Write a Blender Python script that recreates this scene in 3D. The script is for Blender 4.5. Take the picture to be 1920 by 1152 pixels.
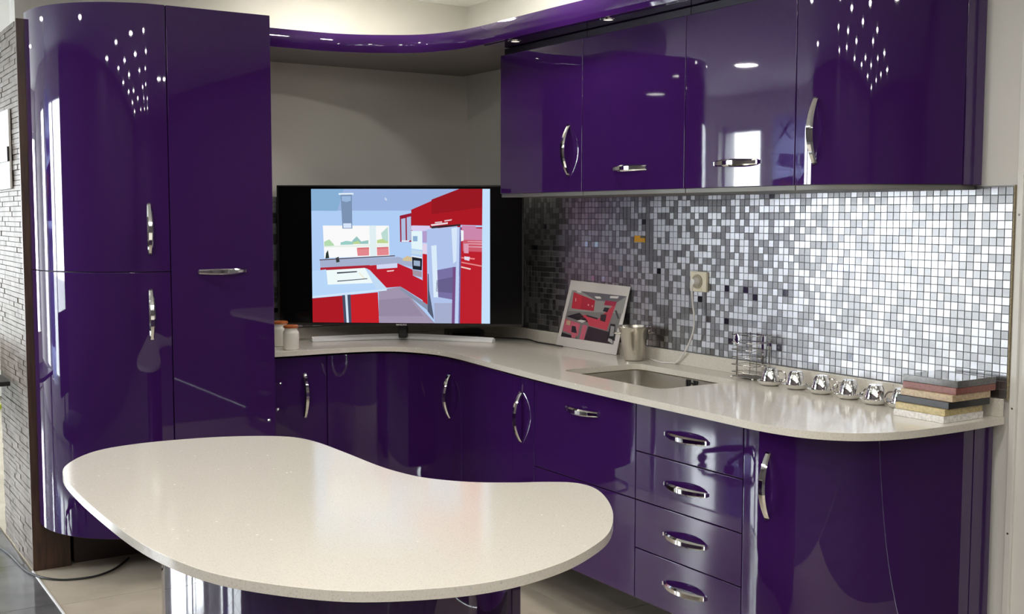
import bpy, bmesh, math, random
from mathutils import Vector, Matrix
random.seed(7)
for o in list(bpy.data.objects): bpy.data.objects.remove(o)
S = bpy.context.scene
COL = S.collection
PI = math.pi

# ------------------------------------------------------------------ camera
cam_d = bpy.data.cameras.new('camera'); cam = bpy.data.objects.new('camera', cam_d); COL.objects.link(cam)
cam_d.sensor_width = 36.0; cam_d.lens = 2150.58 / 1920 * 36; cam_d.clip_start = 0.05
yaw, pitch, roll = 0.5722, -0.0792, 0.0013
FW = Vector((math.sin(yaw)*math.cos(pitch), math.cos(yaw)*math.cos(pitch), math.sin(pitch)))
r0 = FW.cross(Vector((0, 0, 1))).normalized(); u0 = r0.cross(FW)
RT = r0*math.cos(roll) + u0*math.sin(roll); UP = -r0*math.sin(roll) + u0*math.cos(roll)
M = Matrix((RT, UP, -FW)).transposed().to_4x4(); M.translation = (-3.03204, -5.16971, 1.48836)
cam.matrix_world = M
S.camera = cam

# ------------------------------------------------------------------ world and colour management
W = bpy.data.worlds.new('sky'); S.world = W; W.use_nodes = True
bg = W.node_tree.nodes['Background']; bg.inputs[0].default_value = (0.90, 0.96, 1.0, 1); bg.inputs[1].default_value = 9.0
S.view_settings.view_transform = 'Standard'; S.view_settings.look = 'None'
S.view_settings.gamma = 1.0; S.view_settings.use_curve_mapping = False
S.view_settings.exposure = 1.4
LAMP = 44.0          # ceiling downlight strength
CEIL = 2.56
SCREEN = 0.36

# ------------------------------------------------------------------ materials
MATS = {}
def mat(name, col, rough=0.5, metal=0.0, **k):
    m = bpy.data.materials.new(name); m.use_nodes = True; MATS[name] = m
    b = m.node_tree.nodes['Principled BSDF']
    b.inputs['Base Color'].default_value = (*col, 1); b.inputs['Roughness'].default_value = rough
    b.inputs['Metallic'].default_value = metal
    for n, v in k.items(): b.inputs[n.replace('_', ' ')].default_value = v
    return m
def nodes(m):
    nt = m.node_tree; return nt, nt.nodes['Principled BSDF']
def new(nt, t, **k):
    n = nt.nodes.new(t)
    for a, v in k.items(): setattr(n, a, v)
    return n
def noise_bump(m, scale, strength, dist=0.002):
    nt, b = nodes(m); tc = new(nt, 'ShaderNodeTexCoord'); n = new(nt, 'ShaderNodeTexNoise'); n.inputs['Scale'].default_value = scale
    bp = new(nt, 'ShaderNodeBump'); bp.inputs['Strength'].default_value = strength; bp.inputs['Distance'].default_value = dist
    nt.links.new(tc.outputs['Object'], n.inputs['Vector']); nt.links.new(n.outputs['Fac'], bp.inputs['Height']); nt.links.new(bp.outputs[0], b.inputs['Normal'])
def noise_col(m, scale, c1, c2, p1=0.35, p2=0.65, detail=4, stretch=None):
    nt, b = nodes(m); tc = new(nt, 'ShaderNodeTexCoord'); n = new(nt, 'ShaderNodeTexNoise'); n.inputs['Scale'].default_value = scale; n.inputs['Detail'].default_value = detail
    cr = new(nt, 'ShaderNodeValToRGB'); cr.color_ramp.elements[0].position = p1; cr.color_ramp.elements[1].position = p2
    cr.color_ramp.elements[0].color = (*c1, 1); cr.color_ramp.elements[1].color = (*c2, 1)
    v = tc.outputs['Object']
    if stretch:
        mp = new(nt, 'ShaderNodeMapping'); mp.inputs['Scale'].default_value = stretch; nt.links.new(v, mp.inputs[0]); v = mp.outputs[0]
    nt.links.new(v, n.inputs['Vector']); nt.links.new(n.outputs['Fac'], cr.inputs[0]); nt.links.new(cr.outputs[0], b.inputs['Base Color'])

mat('purple', (0.038, 0.0082, 0.086), 0.025, 0.0, IOR=1.5, Coat_Weight=0.5, Coat_Roughness=0.02)
noise_bump(MATS['purple'], 5.0, 0.02, 0.004)
mat('carcass', (0.012, 0.006, 0.022), 0.5)
mat('plinth', (0.05, 0.032, 0.025), 0.45)
mat('chrome', (0.86, 0.86, 0.85), 0.06, 1.0)
mat('steel', (0.60, 0.57, 0.51), 0.24, 1.0)
mat('aluminium', (0.19, 0.185, 0.17), 0.45, 0.3)
mat('wall_paint', (0.70, 0.68, 0.62), 0.75); noise_bump(MATS['wall_paint'], 60, 0.08)
mat('wall_white', (0.74, 0.735, 0.69), 0.6)
mat('wall_dark', (0.085, 0.07, 0.075), 0.6)
mat('ceiling_paint', (0.86, 0.85, 0.82), 0.8)
mat('canopy_white', (0.24, 0.22, 0.21), 0.6)
mat('brown_wood', (0.075, 0.038, 0.024), 0.45); noise_col(MATS['brown_wood'], 9, (0.05, 0.026, 0.018), (0.095, 0.05, 0.03), stretch=(6, 6, 0.6))
mat('mdf_edge', (0.33, 0.27, 0.17), 0.6); noise_col(MATS['mdf_edge'], 160, (0.24, 0.2, 0.12), (0.40, 0.34, 0.22))
mat('grout', (0.30, 0.30, 0.31), 0.7)
mat('stone', (0.3, 0.26, 0.22), 0.55, Specular_IOR_Level=0.25); noise_col(MATS['stone'], 14, (0.13, 0.105, 0.085), (0.25, 0.215, 0.185), 0.3, 0.7)
mat('stone_grout', (0.17, 0.145, 0.12), 0.7)
mat('tile_cream', (0.60, 0.53, 0.42), 0.18); noise_col(MATS['tile_cream'], 5, (0.56, 0.49, 0.385), (0.66, 0.585, 0.47))
mat('tile_dark', (0.14, 0.14, 0.145), 0.1); noise_col(MATS['tile_dark'], 4, (0.11, 0.11, 0.115), (0.18, 0.18, 0.185))
mat('floor_grout', (0.22, 0.19, 0.15), 0.8)
mat('black_gloss', (0.004, 0.004, 0.0045), 0.12, Specular_IOR_Level=0.2)
mat('black_matte', (0.012, 0.012, 0.013), 0.4)
mat('tv_frame', (0.02, 0.018, 0.016), 0.25)
mat('silver', (0.88, 0.88, 0.88), 0.28, 0.0)
mat('porcelain', (0.80, 0.77, 0.69), 0.12)
mat('orange_wood', (0.44, 0.115, 0.025), 0.3); noise_col(MATS['orange_wood'], 30, (0.34, 0.08, 0.015), (0.52, 0.15, 0.035), stretch=(1, 5, 1))
mat('outlet', (0.80, 0.74, 0.56), 0.3)
mat('outlet_dark', (0.45, 0.40, 0.29), 0.4)
mat('white_plastic', (0.78, 0.76, 0.72), 0.35)
mat('cable_black', (0.02, 0.02, 0.022), 0.45)
mat('paper', (0.80, 0.77, 0.73), 0.45)
mat('yellow_label', (0.78, 0.40, 0.02), 0.5)
mat('grey_label', (0.12, 0.11, 0.1), 0.5)
mat('screw', (0.22, 0.21, 0.2), 0.35, 1.0)
mat('green_plastic', (0.42, 0.47, 0.03), 0.4)
mat('window_frame', (0.55, 0.56, 0.58), 0.35)
mat('asphalt', (0.35, 0.36, 0.36), 0.9)
for n, c in (('sample_white', (0.74, 0.72, 0.68)), ('sample_yellow', (0.52, 0.42, 0.20)), ('sample_black', (0.018, 0.018, 0.02)),
             ('sample_tan', (0.50, 0.38, 0.235)), ('sample_red', (0.24, 0.085, 0.068)), ('sample_grey', (0.13, 0.13, 0.13))):
    m = mat(n, c, 0.3 if n != 'sample_grey' else 0.09); noise_col(m, 120, tuple(x*0.8 for x in c), tuple(min(1, x*1.15) for x in c))

# quartz: cream stone with fine grains, glints of its chips put in as pale flecks
m = mat('quartz', (0.66, 0.61, 0.51), 0.13)
nt, b = nodes(m); tc = new(nt, 'ShaderNodeTexCoord')
n1 = new(nt, 'ShaderNodeTexNoise'); n1.inputs['Scale'].default_value = 260; n1.inputs['Detail'].default_value = 2
cr = new(nt, 'ShaderNodeValToRGB'); e = cr.color_ramp.elements
e[0].position = 0.27; e[0].color = (0.58, 0.54, 0.47, 1); e[1].position = 0.44; e[1].color = (0.71, 0.67, 0.585, 1)
e2 = e.new(0.70); e2.color = (0.74, 0.70, 0.62, 1)
vo = new(nt, 'ShaderNodeTexVoronoi'); vo.inputs['Scale'].default_value = 75
sep = new(nt, 'ShaderNodeSeparateColor')
gt = new(nt, 'ShaderNodeMath', operation='GREATER_THAN'); gt.inputs[1].default_value = 0.955
lt = new(nt, 'ShaderNodeMath', operation='LESS_THAN'); lt.inputs[1].default_value = 0.22
mu = new(nt, 'ShaderNodeMath', operation='MULTIPLY')
mx = new(nt, 'ShaderNodeMix', data_type='RGBA'); mx.inputs[7].default_value = (0.95, 0.95, 0.93, 1)
for s, d in ((tc.outputs['Object'], n1.inputs['Vector']), (tc.outputs['Object'], vo.inputs['Vector']), (n1.outputs['Fac'], cr.inputs[0]),
             (vo.outputs['Color'], sep.inputs[0]), (sep.outputs[0], gt.inputs[0]), (vo.outputs['Distance'], lt.inputs[0]),
             (gt.outputs[0], mu.inputs[0]), (lt.outputs[0], mu.inputs[1]), (mu.outputs[0], mx.inputs[0]), (cr.outputs[0], mx.inputs[6]),
             (mx.outputs[2], b.inputs['Base Color'])): nt.links.new(s, d)
# chips are tilted facets that catch the lamps
ge = new(nt, 'ShaderNodeNewGeometry'); vm = new(nt, 'ShaderNodeVectorMath', operation='SUBTRACT'); vm.inputs[1].default_value = (0.5, 0.5, 0.5)
sc = new(nt, 'ShaderNodeVectorMath', operation='SCALE'); ad = new(nt, 'ShaderNodeVectorMath', operation='ADD'); nm = new(nt, 'ShaderNodeVectorMath', operation='NORMALIZE')
for s, d in ((vo.outputs['Color'], vm.inputs[0]), (vm.outputs[0], sc.inputs[0]), (mu.outputs[0], sc.inputs['Scale']), (ge.outputs['Normal'], ad.inputs[0]),
             (sc.outputs[0], ad.inputs[1]), (ad.outputs[0], nm.inputs[0]), (nm.outputs[0], b.inputs['Normal'])): nt.links.new(s, d)

# mosaic metal: brushed across, brushed upright, polished; their difference in sheen is put into the colour
def brushed(name, col, rough, tangent, aniso):
    m = mat(name, col, rough, 1.0, Anisotropic=aniso)
    nt, b = nodes(m); c = new(nt, 'ShaderNodeCombineXYZ')
    for i in range(3): c.inputs[i].default_value = tangent[i]
    nt.links.new(c.outputs[0], b.inputs['Tangent'])
    return m
brushed('metal_across', (0.54, 0.54, 0.555), 0.36, (0, 1, 0), 0.4)
brushed('metal_upright', (0.305, 0.302, 0.305), 0.38, (0, 0, 1), 0.4)
mat('metal_polished', (0.40, 0.41, 0.44), 0.12, 1.0)

def emit(name, col, st):
    m = bpy.data.materials.new(name); m.use_nodes = True; MATS[name] = m
    nt = m.node_tree; nt.nodes.clear(); e = new(nt, 'ShaderNodeEmission'); e.inputs[0].default_value = (*col, 1); e.inputs[1].default_value = st
    o = new(nt, 'ShaderNodeOutputMaterial'); nt.links.new(e.outputs[0], o.inputs[0]); return m
emit('lamp_glow', (1.0, 0.965, 0.91), LAMP)
emit('spot_glow', (1.0, 0.93, 0.80), 0.45)
m = bpy.data.materials.new('glass'); m.use_nodes = True; MATS['glass'] = m
nt = m.node_tree; nt.nodes.clear(); o = new(nt, 'ShaderNodeOutputMaterial'); t = new(nt, 'ShaderNodeBsdfTransparent'); g = new(nt, 'ShaderNodeBsdfGlossy'); g.inputs['Roughness'].default_value = 0.02
mxs = new(nt, 'ShaderNodeMixShader'); mxs.inputs[0].default_value = 0.06
nt.links.new(t.outputs[0], mxs.inputs[1]); nt.links.new(g.outputs[0], mxs.inputs[2]); nt.links.new(mxs.outputs[0], o.inputs[0])
def srgb(h):
    f = lambda v: v/12.92 if v <= 0.04045 else ((v+0.055)/1.055)**2.4
    return tuple(f(int(h[i:i+2], 16)/255) for i in (0, 2, 4))
def screen_mat(h):
    n = 'screen_'+h
    return n if n in MATS else (emit(n, srgb(h), SCREEN), n)[1]
def ink(h):
    n = 'ink_'+h
    return n if n in MATS else (mat(n, srgb(h), 0.45), n)[1]

def cloth(name, h):
    # thin banner cloth that lets window light through
    m = bpy.data.materials.new(name); m.use_nodes = True; MATS[name] = m; nt = m.node_tree; nt.nodes.clear()
    o = new(nt, 'ShaderNodeOutputMaterial'); d = new(nt, 'ShaderNodeBsdfDiffuse'); t = new(nt, 'ShaderNodeBsdfTranslucent'); x = new(nt, 'ShaderNodeMixShader')
    for q in (d, t): q.inputs[0].default_value = (*srgb(h), 1)
    nt.links.new(d.outputs[0], x.inputs[1]); nt.links.new(t.outputs[0], x.inputs[2]); nt.links.new(x.outputs[0], o.inputs[0])
for n_, h_ in (('banner_white', 'd6dcf6'), ('banner_lilac', '9a8fb4'), ('banner_violet', '5a4c80'), ('banner_orange', 'f2a05a'), ('banner_ink', '4a4490')): cloth(n_, h_)
mat('chair_fabric', (0.03, 0.03, 0.035), 0.8)

# ------------------------------------------------------------------ mesh helpers
class MB:
    def __init__(s): s.v = []; s.f = []; s.m = []; s.s = []; s.mats = []
    def mi(s, name):
        if name not in s.mats: s.mats.append(name)
        return s.mats.index(name)
    def add(s, vs, fs, m, smooth=False):
        b = len(s.v); s.v += [tuple(v) for v in vs]; i = s.mi(m)
        for f in fs: s.f.append(tuple(b+k for k in f)); s.m.append(i); s.s.append(smooth)
        return s
    def box(s, x0, x1, y0, y1, z0, z1, m):
        v = [(x, y, z) for z in (z0, z1) for y in (y0, y1) for x in (x0, x1)]
        return s.add(v, [(0, 2, 3, 1), (4, 5, 7, 6), (0, 1, 5, 4), (2, 6, 7, 3), (0, 4, 6, 2), (1, 3, 7, 5)], m)
    def prism(s, poly, z0, z1, m, smooth=False, caps=True):
        n = len(poly); area = sum(poly[i][0]*poly[(i+1) % n][1]-poly[(i+1) % n][0]*poly[i][1] for i in range(n))
        if area < 0: poly = poly[::-1]
        v = [(x, y, z0) for x, y in poly]+[(x, y, z1) for x, y in poly]
        s.add(v, [(i, (i+1) % n, n+(i+1) % n, n+i) for i in range(n)], m, smooth)
        if caps: s.add(v, [tuple(range(n-1, -1, -1)), tuple(range(n, 2*n))], m)
        return s
    def panel(s, path, z0, z1, th, m, side=1):
        # upright curved board: outer face on path, thickness to its left (side=1) or right
        n = len(path); off = offset(path, th*side)
        v = [(x, y, z) for z in (z0, z1) for x, y in path]+[(x, y, z) for z in (z0, z1) for x, y in off]
        out = []; inn = []; top = []; bot = []
        for i in range(n-1):
            out.append((i, i+1, n+i+1, n+i)); inn.append((2*n+i+1, 2*n+i, 3*n+i, 3*n+i+1))
            top.append((n+i, n+i+1, 3*n+i+1, 3*n+i)); bot.append((i+1, i, 2*n+i, 2*n+i+1))
        ends = [(0, n, 3*n, 2*n), (n-1, 3*n-1, 4*n-1, 2*n-1)]
        if side < 0:
            out, inn, top, bot, ends = [[f[::-1] for f in q] for q in (out, inn, top, bot, ends)]
        s.add(v, out, m, True); s.add(v, inn, m, True); s.add(v, top+bot+ends, m)
        return s
    def tube(s, pts, r, m, seg=8, rad=None, cap=True):
        pts = [Vector(p) for p in pts]; n = len(pts); vs = []; prev = None
        for i, p in enumerate(pts):
            t = (pts[min(i+1, n-1)]-pts[max(i-1, 0)]).normalized()
            if prev is None: a = t.orthogonal().normalized()
            else:
                a = prev-t*prev.dot(t); a = a.normalized() if a.length > 1e-6 else t.orthogonal().normalized()
            prev = a; bb = t.cross(a); rr = rad[i] if rad else r
            vs += [p+(a*math.cos(k*2*PI/seg)+bb*math.sin(k*2*PI/seg))*rr for k in range(seg)]
        fs = [(i*seg+k, i*seg+(k+1) % seg, (i+1)*seg+(k+1) % seg, (i+1)*seg+k) for i in range(n-1) for k in range(seg)]
        s.add(vs, fs, m, True)
        if cap: s.add(vs, [tuple(range(seg-1, -1, -1)), tuple(range((n-1)*seg, n*seg))], m)
        return s
    def lathe(s, prof, m, seg=32, c=(0, 0, 0), smooth=True):
        n = len(prof); vs = [(c[0]+r*math.cos(k*2*PI/seg), c[1]+r*math.sin(k*2*PI/seg), c[2]+z) for r, z in prof for k in range(seg)]
        fs = [(i*seg+k, i*seg+(k+1) % seg, (i+1)*seg+(k+1) % seg, (i+1)*seg+k) for i in range(n-1) for k in range(seg)]
        return s.add(vs, fs, m, smooth)
    def build(s, name, parent=None, origin=(0, 0, 0), bevel=0, seg=2, angle=40):
        me = bpy.data.meshes.new(name); ox, oy, oz = origin
        me.from_pydata([(x-ox, y-oy, z-oz) for x, y, z in s.v], [], s.f)
        for k in s.mats: me.materials.append(MATS[k])
        me.polygons.foreach_set('material_index', s.m); me.polygons.foreach_set('use_smooth', s.s); me.update()
        bm = bmesh.new(); bm.from_mesh(me); bmesh.ops.remove_doubles(bm, verts=bm.verts, dist=1e-6); bm.to_mesh(me); bm.free()
        me.set_sharp_from_angle(angle=math.radians(38))
        o = bpy.data.objects.new(name, me); COL.objects.link(o)
        if parent: o.parent = parent
        else: o.location = origin
        if bevel:
            md = o.modifiers.new('bevel', 'BEVEL'); md.width = bevel; md.segments = seg; md.limit_method = 'ANGLE'; md.angle_limit = math.radians(angle); md.harden_normals = True
        return o
def offset(path, d):
    n = len(path); out = []
    for i in range(n):
        a = path[max(i-1, 0)]; b_ = path[min(i+1, n-1)]; t = Vector((b_[0]-a[0], b_[1]-a[1])).normalized()
        out.append((path[i][0]-t.y*d, path[i][1]+t.x*d))
    return out
def spline(pts, k=8, closed=False):
    n = len(pts); out = []; P = lambda i: Vector(pts[i % n] if closed else pts[max(0, min(n-1, i))])
    for i in range(n if closed else n-1):
        p0, p1, p2, p3 = P(i-1), P(i), P(i+1), P(i+2)
        for j in range(k):
            t = j/k; out.append(tuple(0.5*((2*p1)+(p2-p0)*t+(2*p0-5*p1+4*p2-p3)*t*t+(3*p1-p0-3*p2+p3)*t**3)))
    if not closed: out.append(tuple(pts[-1]))
    return out
def thing(name, loc, label, cat, group=None):
    o = bpy.data.objects.new(name, None); COL.objects.link(o); o.location = loc; o.empty_display_size = 0.1
    return tag(o, label, cat, group)
def tag(o, label, cat, group=None):
    o['label'] = label; o['category'] = cat
    if group: o['group'] = group
    return o
def struct(o): o['kind'] = 'structure'; return o
def copy_tree(o, parent=None):
    c = o.copy(); COL.objects.link(c); c.parent = parent
    for ch in list(o.children): copy_tree(ch, c)
    return c
def cut(path, a, b, gap=0.0015):
    # piece of a polyline between arc lengths a and b
    ls = [0]
    for i in range(1, len(path)): ls.append(ls[-1]+math.dist(path[i], path[i-1]))
    b = min(b, ls[-1]); a = max(0, a)
    def at(s):
        for i in range(1, len(path)):
            if s <= ls[i]+1e-9:
                t = (s-ls[i-1])/max(1e-9, ls[i]-ls[i-1]); return tuple(path[i-1][k]+(path[i][k]-path[i-1][k])*t for k in (0, 1))
        return path[-1]
    return [at(a+gap)]+[p for p, l in zip(path, ls) if a+gap+1e-4 < l < b-gap-1e-4]+[at(b-gap)]
def arclen(path, test):
    s = 0
    for i in range(1, len(path)):
        if test(path[i]): 
            return s+math.dist(path[i], path[i-1])
        s += math.dist(path[i], path[i-1])
    return s

# ------------------------------------------------------------------ bow handle (length along local Z, out along local Y)
def handle_mesh():
    mb = MB(); n = 22; L = 0.192; sec = []
    for i in range(n+1):
        t = i/n; z = (t-0.5)*L; w = 0.0085+0.0035*math.sin(PI*t); y = 0.003+0.030*(math.sin(PI*t)**0.85)
        th = 0.0045+0.002*math.sin(PI*t)
        sec.append([(-w, y, z), (-w*0.55, y+th, z), (w*0.55, y+th, z), (w, y, z), (w*0.6, y-0.0025, z), (-w*0.6, y-0.0025, z)])
    vs = [p for q in sec for p in q]; k = 6
    fs = [(i*k+j, (i+1)*k+j, (i+1)*k+(j+1) % k, i*k+(j+1) % k) for i in range(n) for j in range(k)]
    mb.add(vs, fs, 'chrome', True); mb.add(vs, [tuple(range(k)), tuple(range((n+1)*k-1, n*k-1, -1))], 'chrome')
    for s_ in (-1, 1): mb.box(-0.006, 0.006, 0, 0.008, s_*L/2-0.004 if s_ > 0 else -L/2-0.004+0.0, s_*L/2+0.004, 'chrome')
    o = mb.build('handle'); me = o.data; bpy.data.objects.remove(o); return me
HANDLE = handle_mesh()
def handle(door, root, pos, normal, upright=True):
    o = bpy.data.objects.new('handle', HANDLE); COL.objects.link(o); o.parent = door
    y = Vector((*normal, 0)).normalized(); z = Vector((0, 0, 1)) if upright else Vector((-y.y, y.x, 0)); x = y.cross(z)
    mm = Matrix((x, y, z)).transposed().to_4x4(); mm.translation = Vector(pos)-Vector(root.location); o.matrix_local = mm
    o['label'] = 'polished chrome bow handle'
    return o

# ------------------------------------------------------------------ setting
XS = -2.165     # left face of the clad partition, border of the two floors
fl = struct(MB().box(-5.2, 0.02, -9.2, 5.2, -0.05, -0.004, 'floor_grout').build('floor'))
def tile_mesh(m, a, b_):
    o = MB().box(0.0015, a-0.0015, 0.0015, b_-0.0015, -0.004, 0.0, m).build('t', bevel=0); me = o.data; bpy.data.objects.remove(o); return me
tc_me = tile_mesh('tile_cream', 0.5465, 0.6); tcd_me = tile_mesh('tile_dark', 0.5465, 0.6); td_me = tile_mesh('tile_dark', 0.592, 0.6)
for i in range(4):
    for j in range(23):
        far = j < 8; o = bpy.data.objects.new('dark_tile' if far else 'cream_tile', tcd_me if far else tc_me); COL.objects.link(o); o.parent = fl; o.location = (XS-0.006+i*0.5465, -9.03+j*0.6, 0)
for i in range(5):
    for j in range(23):
        o = bpy.data.objects.new('dark_tile', td_me); COL.objects.link(o); o.parent = fl; o.location = (-5.137+i*0.592, -9.0+j*0.6, 0)
struct(MB().box(XS-0.012, XS-0.004, -9, -0.13, -0.003, 0.004, 'silver').build('trim_1', bevel=0.001))
struct(MB().box(-5.2, 0.2, -9.2, 5.2, CEIL, CEIL+0.1, 'ceiling_paint').build('ceiling'))
struct(MB().box(-2.15, 0.02, 0.0, 0.12, 0, CEIL, 'wall_paint').build('wall_back'))
wr = struct(MB().box(0.02, 0.2, -3.26, 5.2, 0, CEIL, 'wall_white').box(0.02, 0.2, -9.2, -3.26, 0, CEIL, 'wall_dark').build('wall_right'))
struct(MB().box(-5.2, 0.02, -9.2, -9, 0, CEIL, 'wall_dark').build('wall_front'))
# daylight: two tall windows in the left wall, one in the far wall
XL, YF = -5.0, 5.0
def window_wall(name, n0, wins, z0, z1, lo, hi, across):
    # across='y': wall at x=XL running along y; across='x': wall at y=YF running along x
    def bx(mb, a, b_, t0, t1, c, d, m):
        return mb.box(XL-t1, XL-t0, a, b_, c, d, m) if across == 'y' else mb.box(a, b_, YF+t0, YF+t1, c, d, m)
    wl = MB(); q = lo
    for a, b_ in wins+[(hi, hi)]:
        bx(wl, q, a, 0, 0.2, 0, CEIL, 'wall_dark' if q < -8 else 'wall_white'); q = b_
    for a, b_ in wins:
        bx(wl, a, b_, 0, 0.2, 0, z0, 'wall_white'); bx(wl, a, b_, 0, 0.2, z1, CEIL, 'wall_white')
    struct(wl.build(name))
    for k, (a, b_) in enumerate(wins):
        w = MB(); nm = max(1, round((b_-a)/0.75)); st_ = (b_-a)/nm
        for i in range(nm+1):
            c = a+i*st_; bx(w, max(a, c-0.03), min(b_, c+0.03), 0.06, 0.14, z0, z1, 'window_frame')
        for c, d in ((z0, z0+0.06), (z1-0.06, z1)): bx(w, a, b_, 0.055, 0.145, c, d, 'window_frame')
        wo = struct(w.build('window_%d' % (n0+k)))
        for i in range(nm): bx(MB(), a+i*st_+0.03, a+(i+1)*st_-0.03, 0.098, 0.104, z0+0.06, z1-0.06, 'glass').build('pane', wo)
        ld = bpy.data.lights.new('portal', 'AREA'); ld.shape = 'RECTANGLE'; ld.size = z1-z0; ld.size_y = b_-a
        lo_ = bpy.data.objects.new('window_portal', ld); COL.objects.link(lo_); ld.cycles.is_portal = True
        if across == 'y': lo_.location = (XL+0.005, (a+b_)/2, (z0+z1)/2); lo_.rotation_euler = (0, -PI/2, 0)
        else: ld.size, ld.size_y = b_-a, z1-z0; lo_.location = ((a+b_)/2, YF-0.005, (z0+z1)/2); lo_.rotation_euler = (-PI/2, 0, 0)
window_wall('wall_left', 1, [(0.35, 1.90), (2.10, 2.62)], 0.35, 2.30, -9.0, YF, 'y')
window_wall('wall_far', 3, [(-4.6, -2.9)], 0.35, 2.20, XL-0.2, 0.02, 'x')
struct(MB().box(-30, 10, -20, 30, -0.4, -0.3, 'asphalt').build('ground'))

# clad partition beside the tall cabinet
pt = struct(MB().box(XS+0.012, -2.02, 0.0, 0.56, 0, 2.275, 'stone_grout').build('wall_partition'))
st = MB(); z = 0.0; row = 0
while z < 2.27:
    y = -0.118-random.random()*0.09; h = 0.0215
    while y < 0.56:
        l = random.choice((0.1, 0.15, 0.2, 0.26)); a = max(y, -0.118); b_ = min(y+l-0.0025, 0.56)
        if b_-a > 0.01: st.box(XS-random.random()*0.004, XS+0.013, a, b_, z+0.001, z+h-0.0015, 'stone')
        y += l
    z += h; row += 1
o = st.build('stone_strips', pt); o['kind'] = 'stuff'; o['label'] = 'thin beige stone strip cladding'
tag(MB().box(XS-0.005, -2.02, -0.132, -0.119, 0, 2.282, 'brown_wood').box(XS+0.014, -2.02, -0.1191, -0.002, 0, 2.282, 'brown_wood').build('wooden_panel'),
    'dark brown upright wooden panel between the stone cladding and the rounded tall cabinet', 'panel')

# ------------------------------------------------------------------ cabinet builder
def cab(name, label, path, z0, z1, fronts, depth_pts, plinth=True, bottom=None, body_top=None, toe=None):
    """path: outer front line; fronts: list of (name, z0, z1, handle tuple or None); depth_pts: back corners"""
    mid = path[len(path)//2]; cx = sum(p[0] for p in list(path)+depth_pts)/(len(path)+len(depth_pts)); cy = sum(p[1] for p in list(path)+depth_pts)/(len(path)+len(depth_pts))
    root = thing(name, (cx, cy, 0 if plinth else z0), label, 'cabinet')
    org = tuple(root.location)
    inner = offset(path, 0.021*SIDE)
    MB().prism(list(inner)+depth_pts, z0+0.002, (body_top or z1)-0.002, 'carcass').build('body', root, org)
    for nm, a, b_, hd in fronts:
        d = MB().panel(path, a+0.0015, b_-0.0015, 0.019, 'purple', SIDE).build(nm, root, org, bevel=0.0018, seg=2, angle=60)
        if hd: handle(d, root, hd[0], hd[1], hd[2])
    if plinth:
        MB().box(*toe, 0.0, z0+0.002, 'plinth').build('plinth', root, org)
    if bottom:
        MB().prism(list(offset(path, 0.006*SIDE))+depth_pts, z0-0.014, z0+0.0015, 'aluminium').build('bottom_panel', root, org, bevel=0.001)
    return root
ZB = 0.202; ZD = 0.868
# front line of the base units, walking from the tall unit round to the right hand wall
low = [(-1.281, -0.432), (-1.12, -0.440), (-0.973, -0.447)]
low += spline([(-0.973, -0.447), (-0.83, -0.462), (-0.71, -0.505), (-0.625, -0.60), (-0.575, -0.75), (-0.562, -0.935), (-0.585, -1.20), (-0.616, -1.42), (-0.6315, -1.60)], 8)[1:]
low += [(-0.6315, -1.9), (-0.6315, -2.2082), (-0.6315, -2.45), (-0.6315, -2.7135)]
low += spline([(-0.6315, -2.7135), (-0.628, -2.80), (-0.605, -2.89), (-0.555, -2.965), (-0.475, -3.025), (-0.36, -3.07), (-0.22, -3.095), (-0.09, -3.108), (-0.002, -3.112)], 8)[1:]
SIDE = 1
s1 = arclen(low, lambda p: p[0] >= -0.9731); s2 = arclen(low, lambda p: p[1] <= -0.93 and p[0] > -0.6); s3 = arclen(low, lambda p: p[1] <= -1.5999)
s4 = arclen(low, lambda p: p[1] <= -2.208); s5 = arclen(low, lambda p: p[1] <= -2.7134); s6 = arclen(low, lambda p: p[0] >= -0.0905 and p[1] < -3); s7 = 99
B0 = -0.002
def near(path, test):
    i = min(range(1, len(path)-1), key=lambda k: test(path[k])); t = Vector((path[i+1][0]-path[i-1][0], path[i+1][1]-path[i-1][1])).normalized()
    return path[i], (t.y*SIDE, -t.x*SIDE)
hz = 0.70
pth = cut(low, 0, s1)
cab('base_cabinet', 'narrow purple base cabinet with one door, next to the tall cabinet under the white jars', pth, ZB, ZD,
    [('door', ZB, ZD, ((-1.078, -0.443, hz-0.004), (-0.05, -1), True))], [(-0.973, B0), (-1.281, B0)], toe=(-1.28, -0.975, -0.2, B0))
pth = cut(low, s1, s2); hp, hn = near(pth, lambda p: abs(p[1]+0.845)+(9 if p[0] < -0.7 else 0))
cab('corner_base_cabinet', 'purple corner base cabinet with an inward curved door below the television', pth, ZB, ZD,
    [('door', ZB, ZD, ((hp[0], hp[1], hz), hn, True))], [(B0, -0.932), (B0, B0), (-0.97, B0)], toe=(-0.97, B0, -0.2, B0))
pth = cut(low, s2, s3); hp, hn = near(pth, lambda p: abs(p[1]+1.505))
cab('base_cabinet', 'purple base cabinet with a gently curved door left of the sink cabinet', pth, ZB, ZD,
    [('door', ZB, ZD, ((hp[0], hp[1], hz+0.012), hn, True))], [(B0, -1.598), (B0, -0.934)], toe=(-0.2, B0, -1.598, -0.934))
pth = cut(low, s3, s4)
cab('sink_cabinet', 'purple sink base cabinet with a deep pull-out front above a plain lower front', pth, ZB, ZD,
    [('upper_front', 0.541, ZD, ((-0.6315, -1.905, 0.796), (-1, 0), False)), ('lower_front', ZB, 0.541, None)], [(B0, -2.206), (B0, -1.602)], body_top=0.715, toe=(-0.2, B0, -2.206, -1.602))
pth = cut(low, s4, s5)
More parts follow.
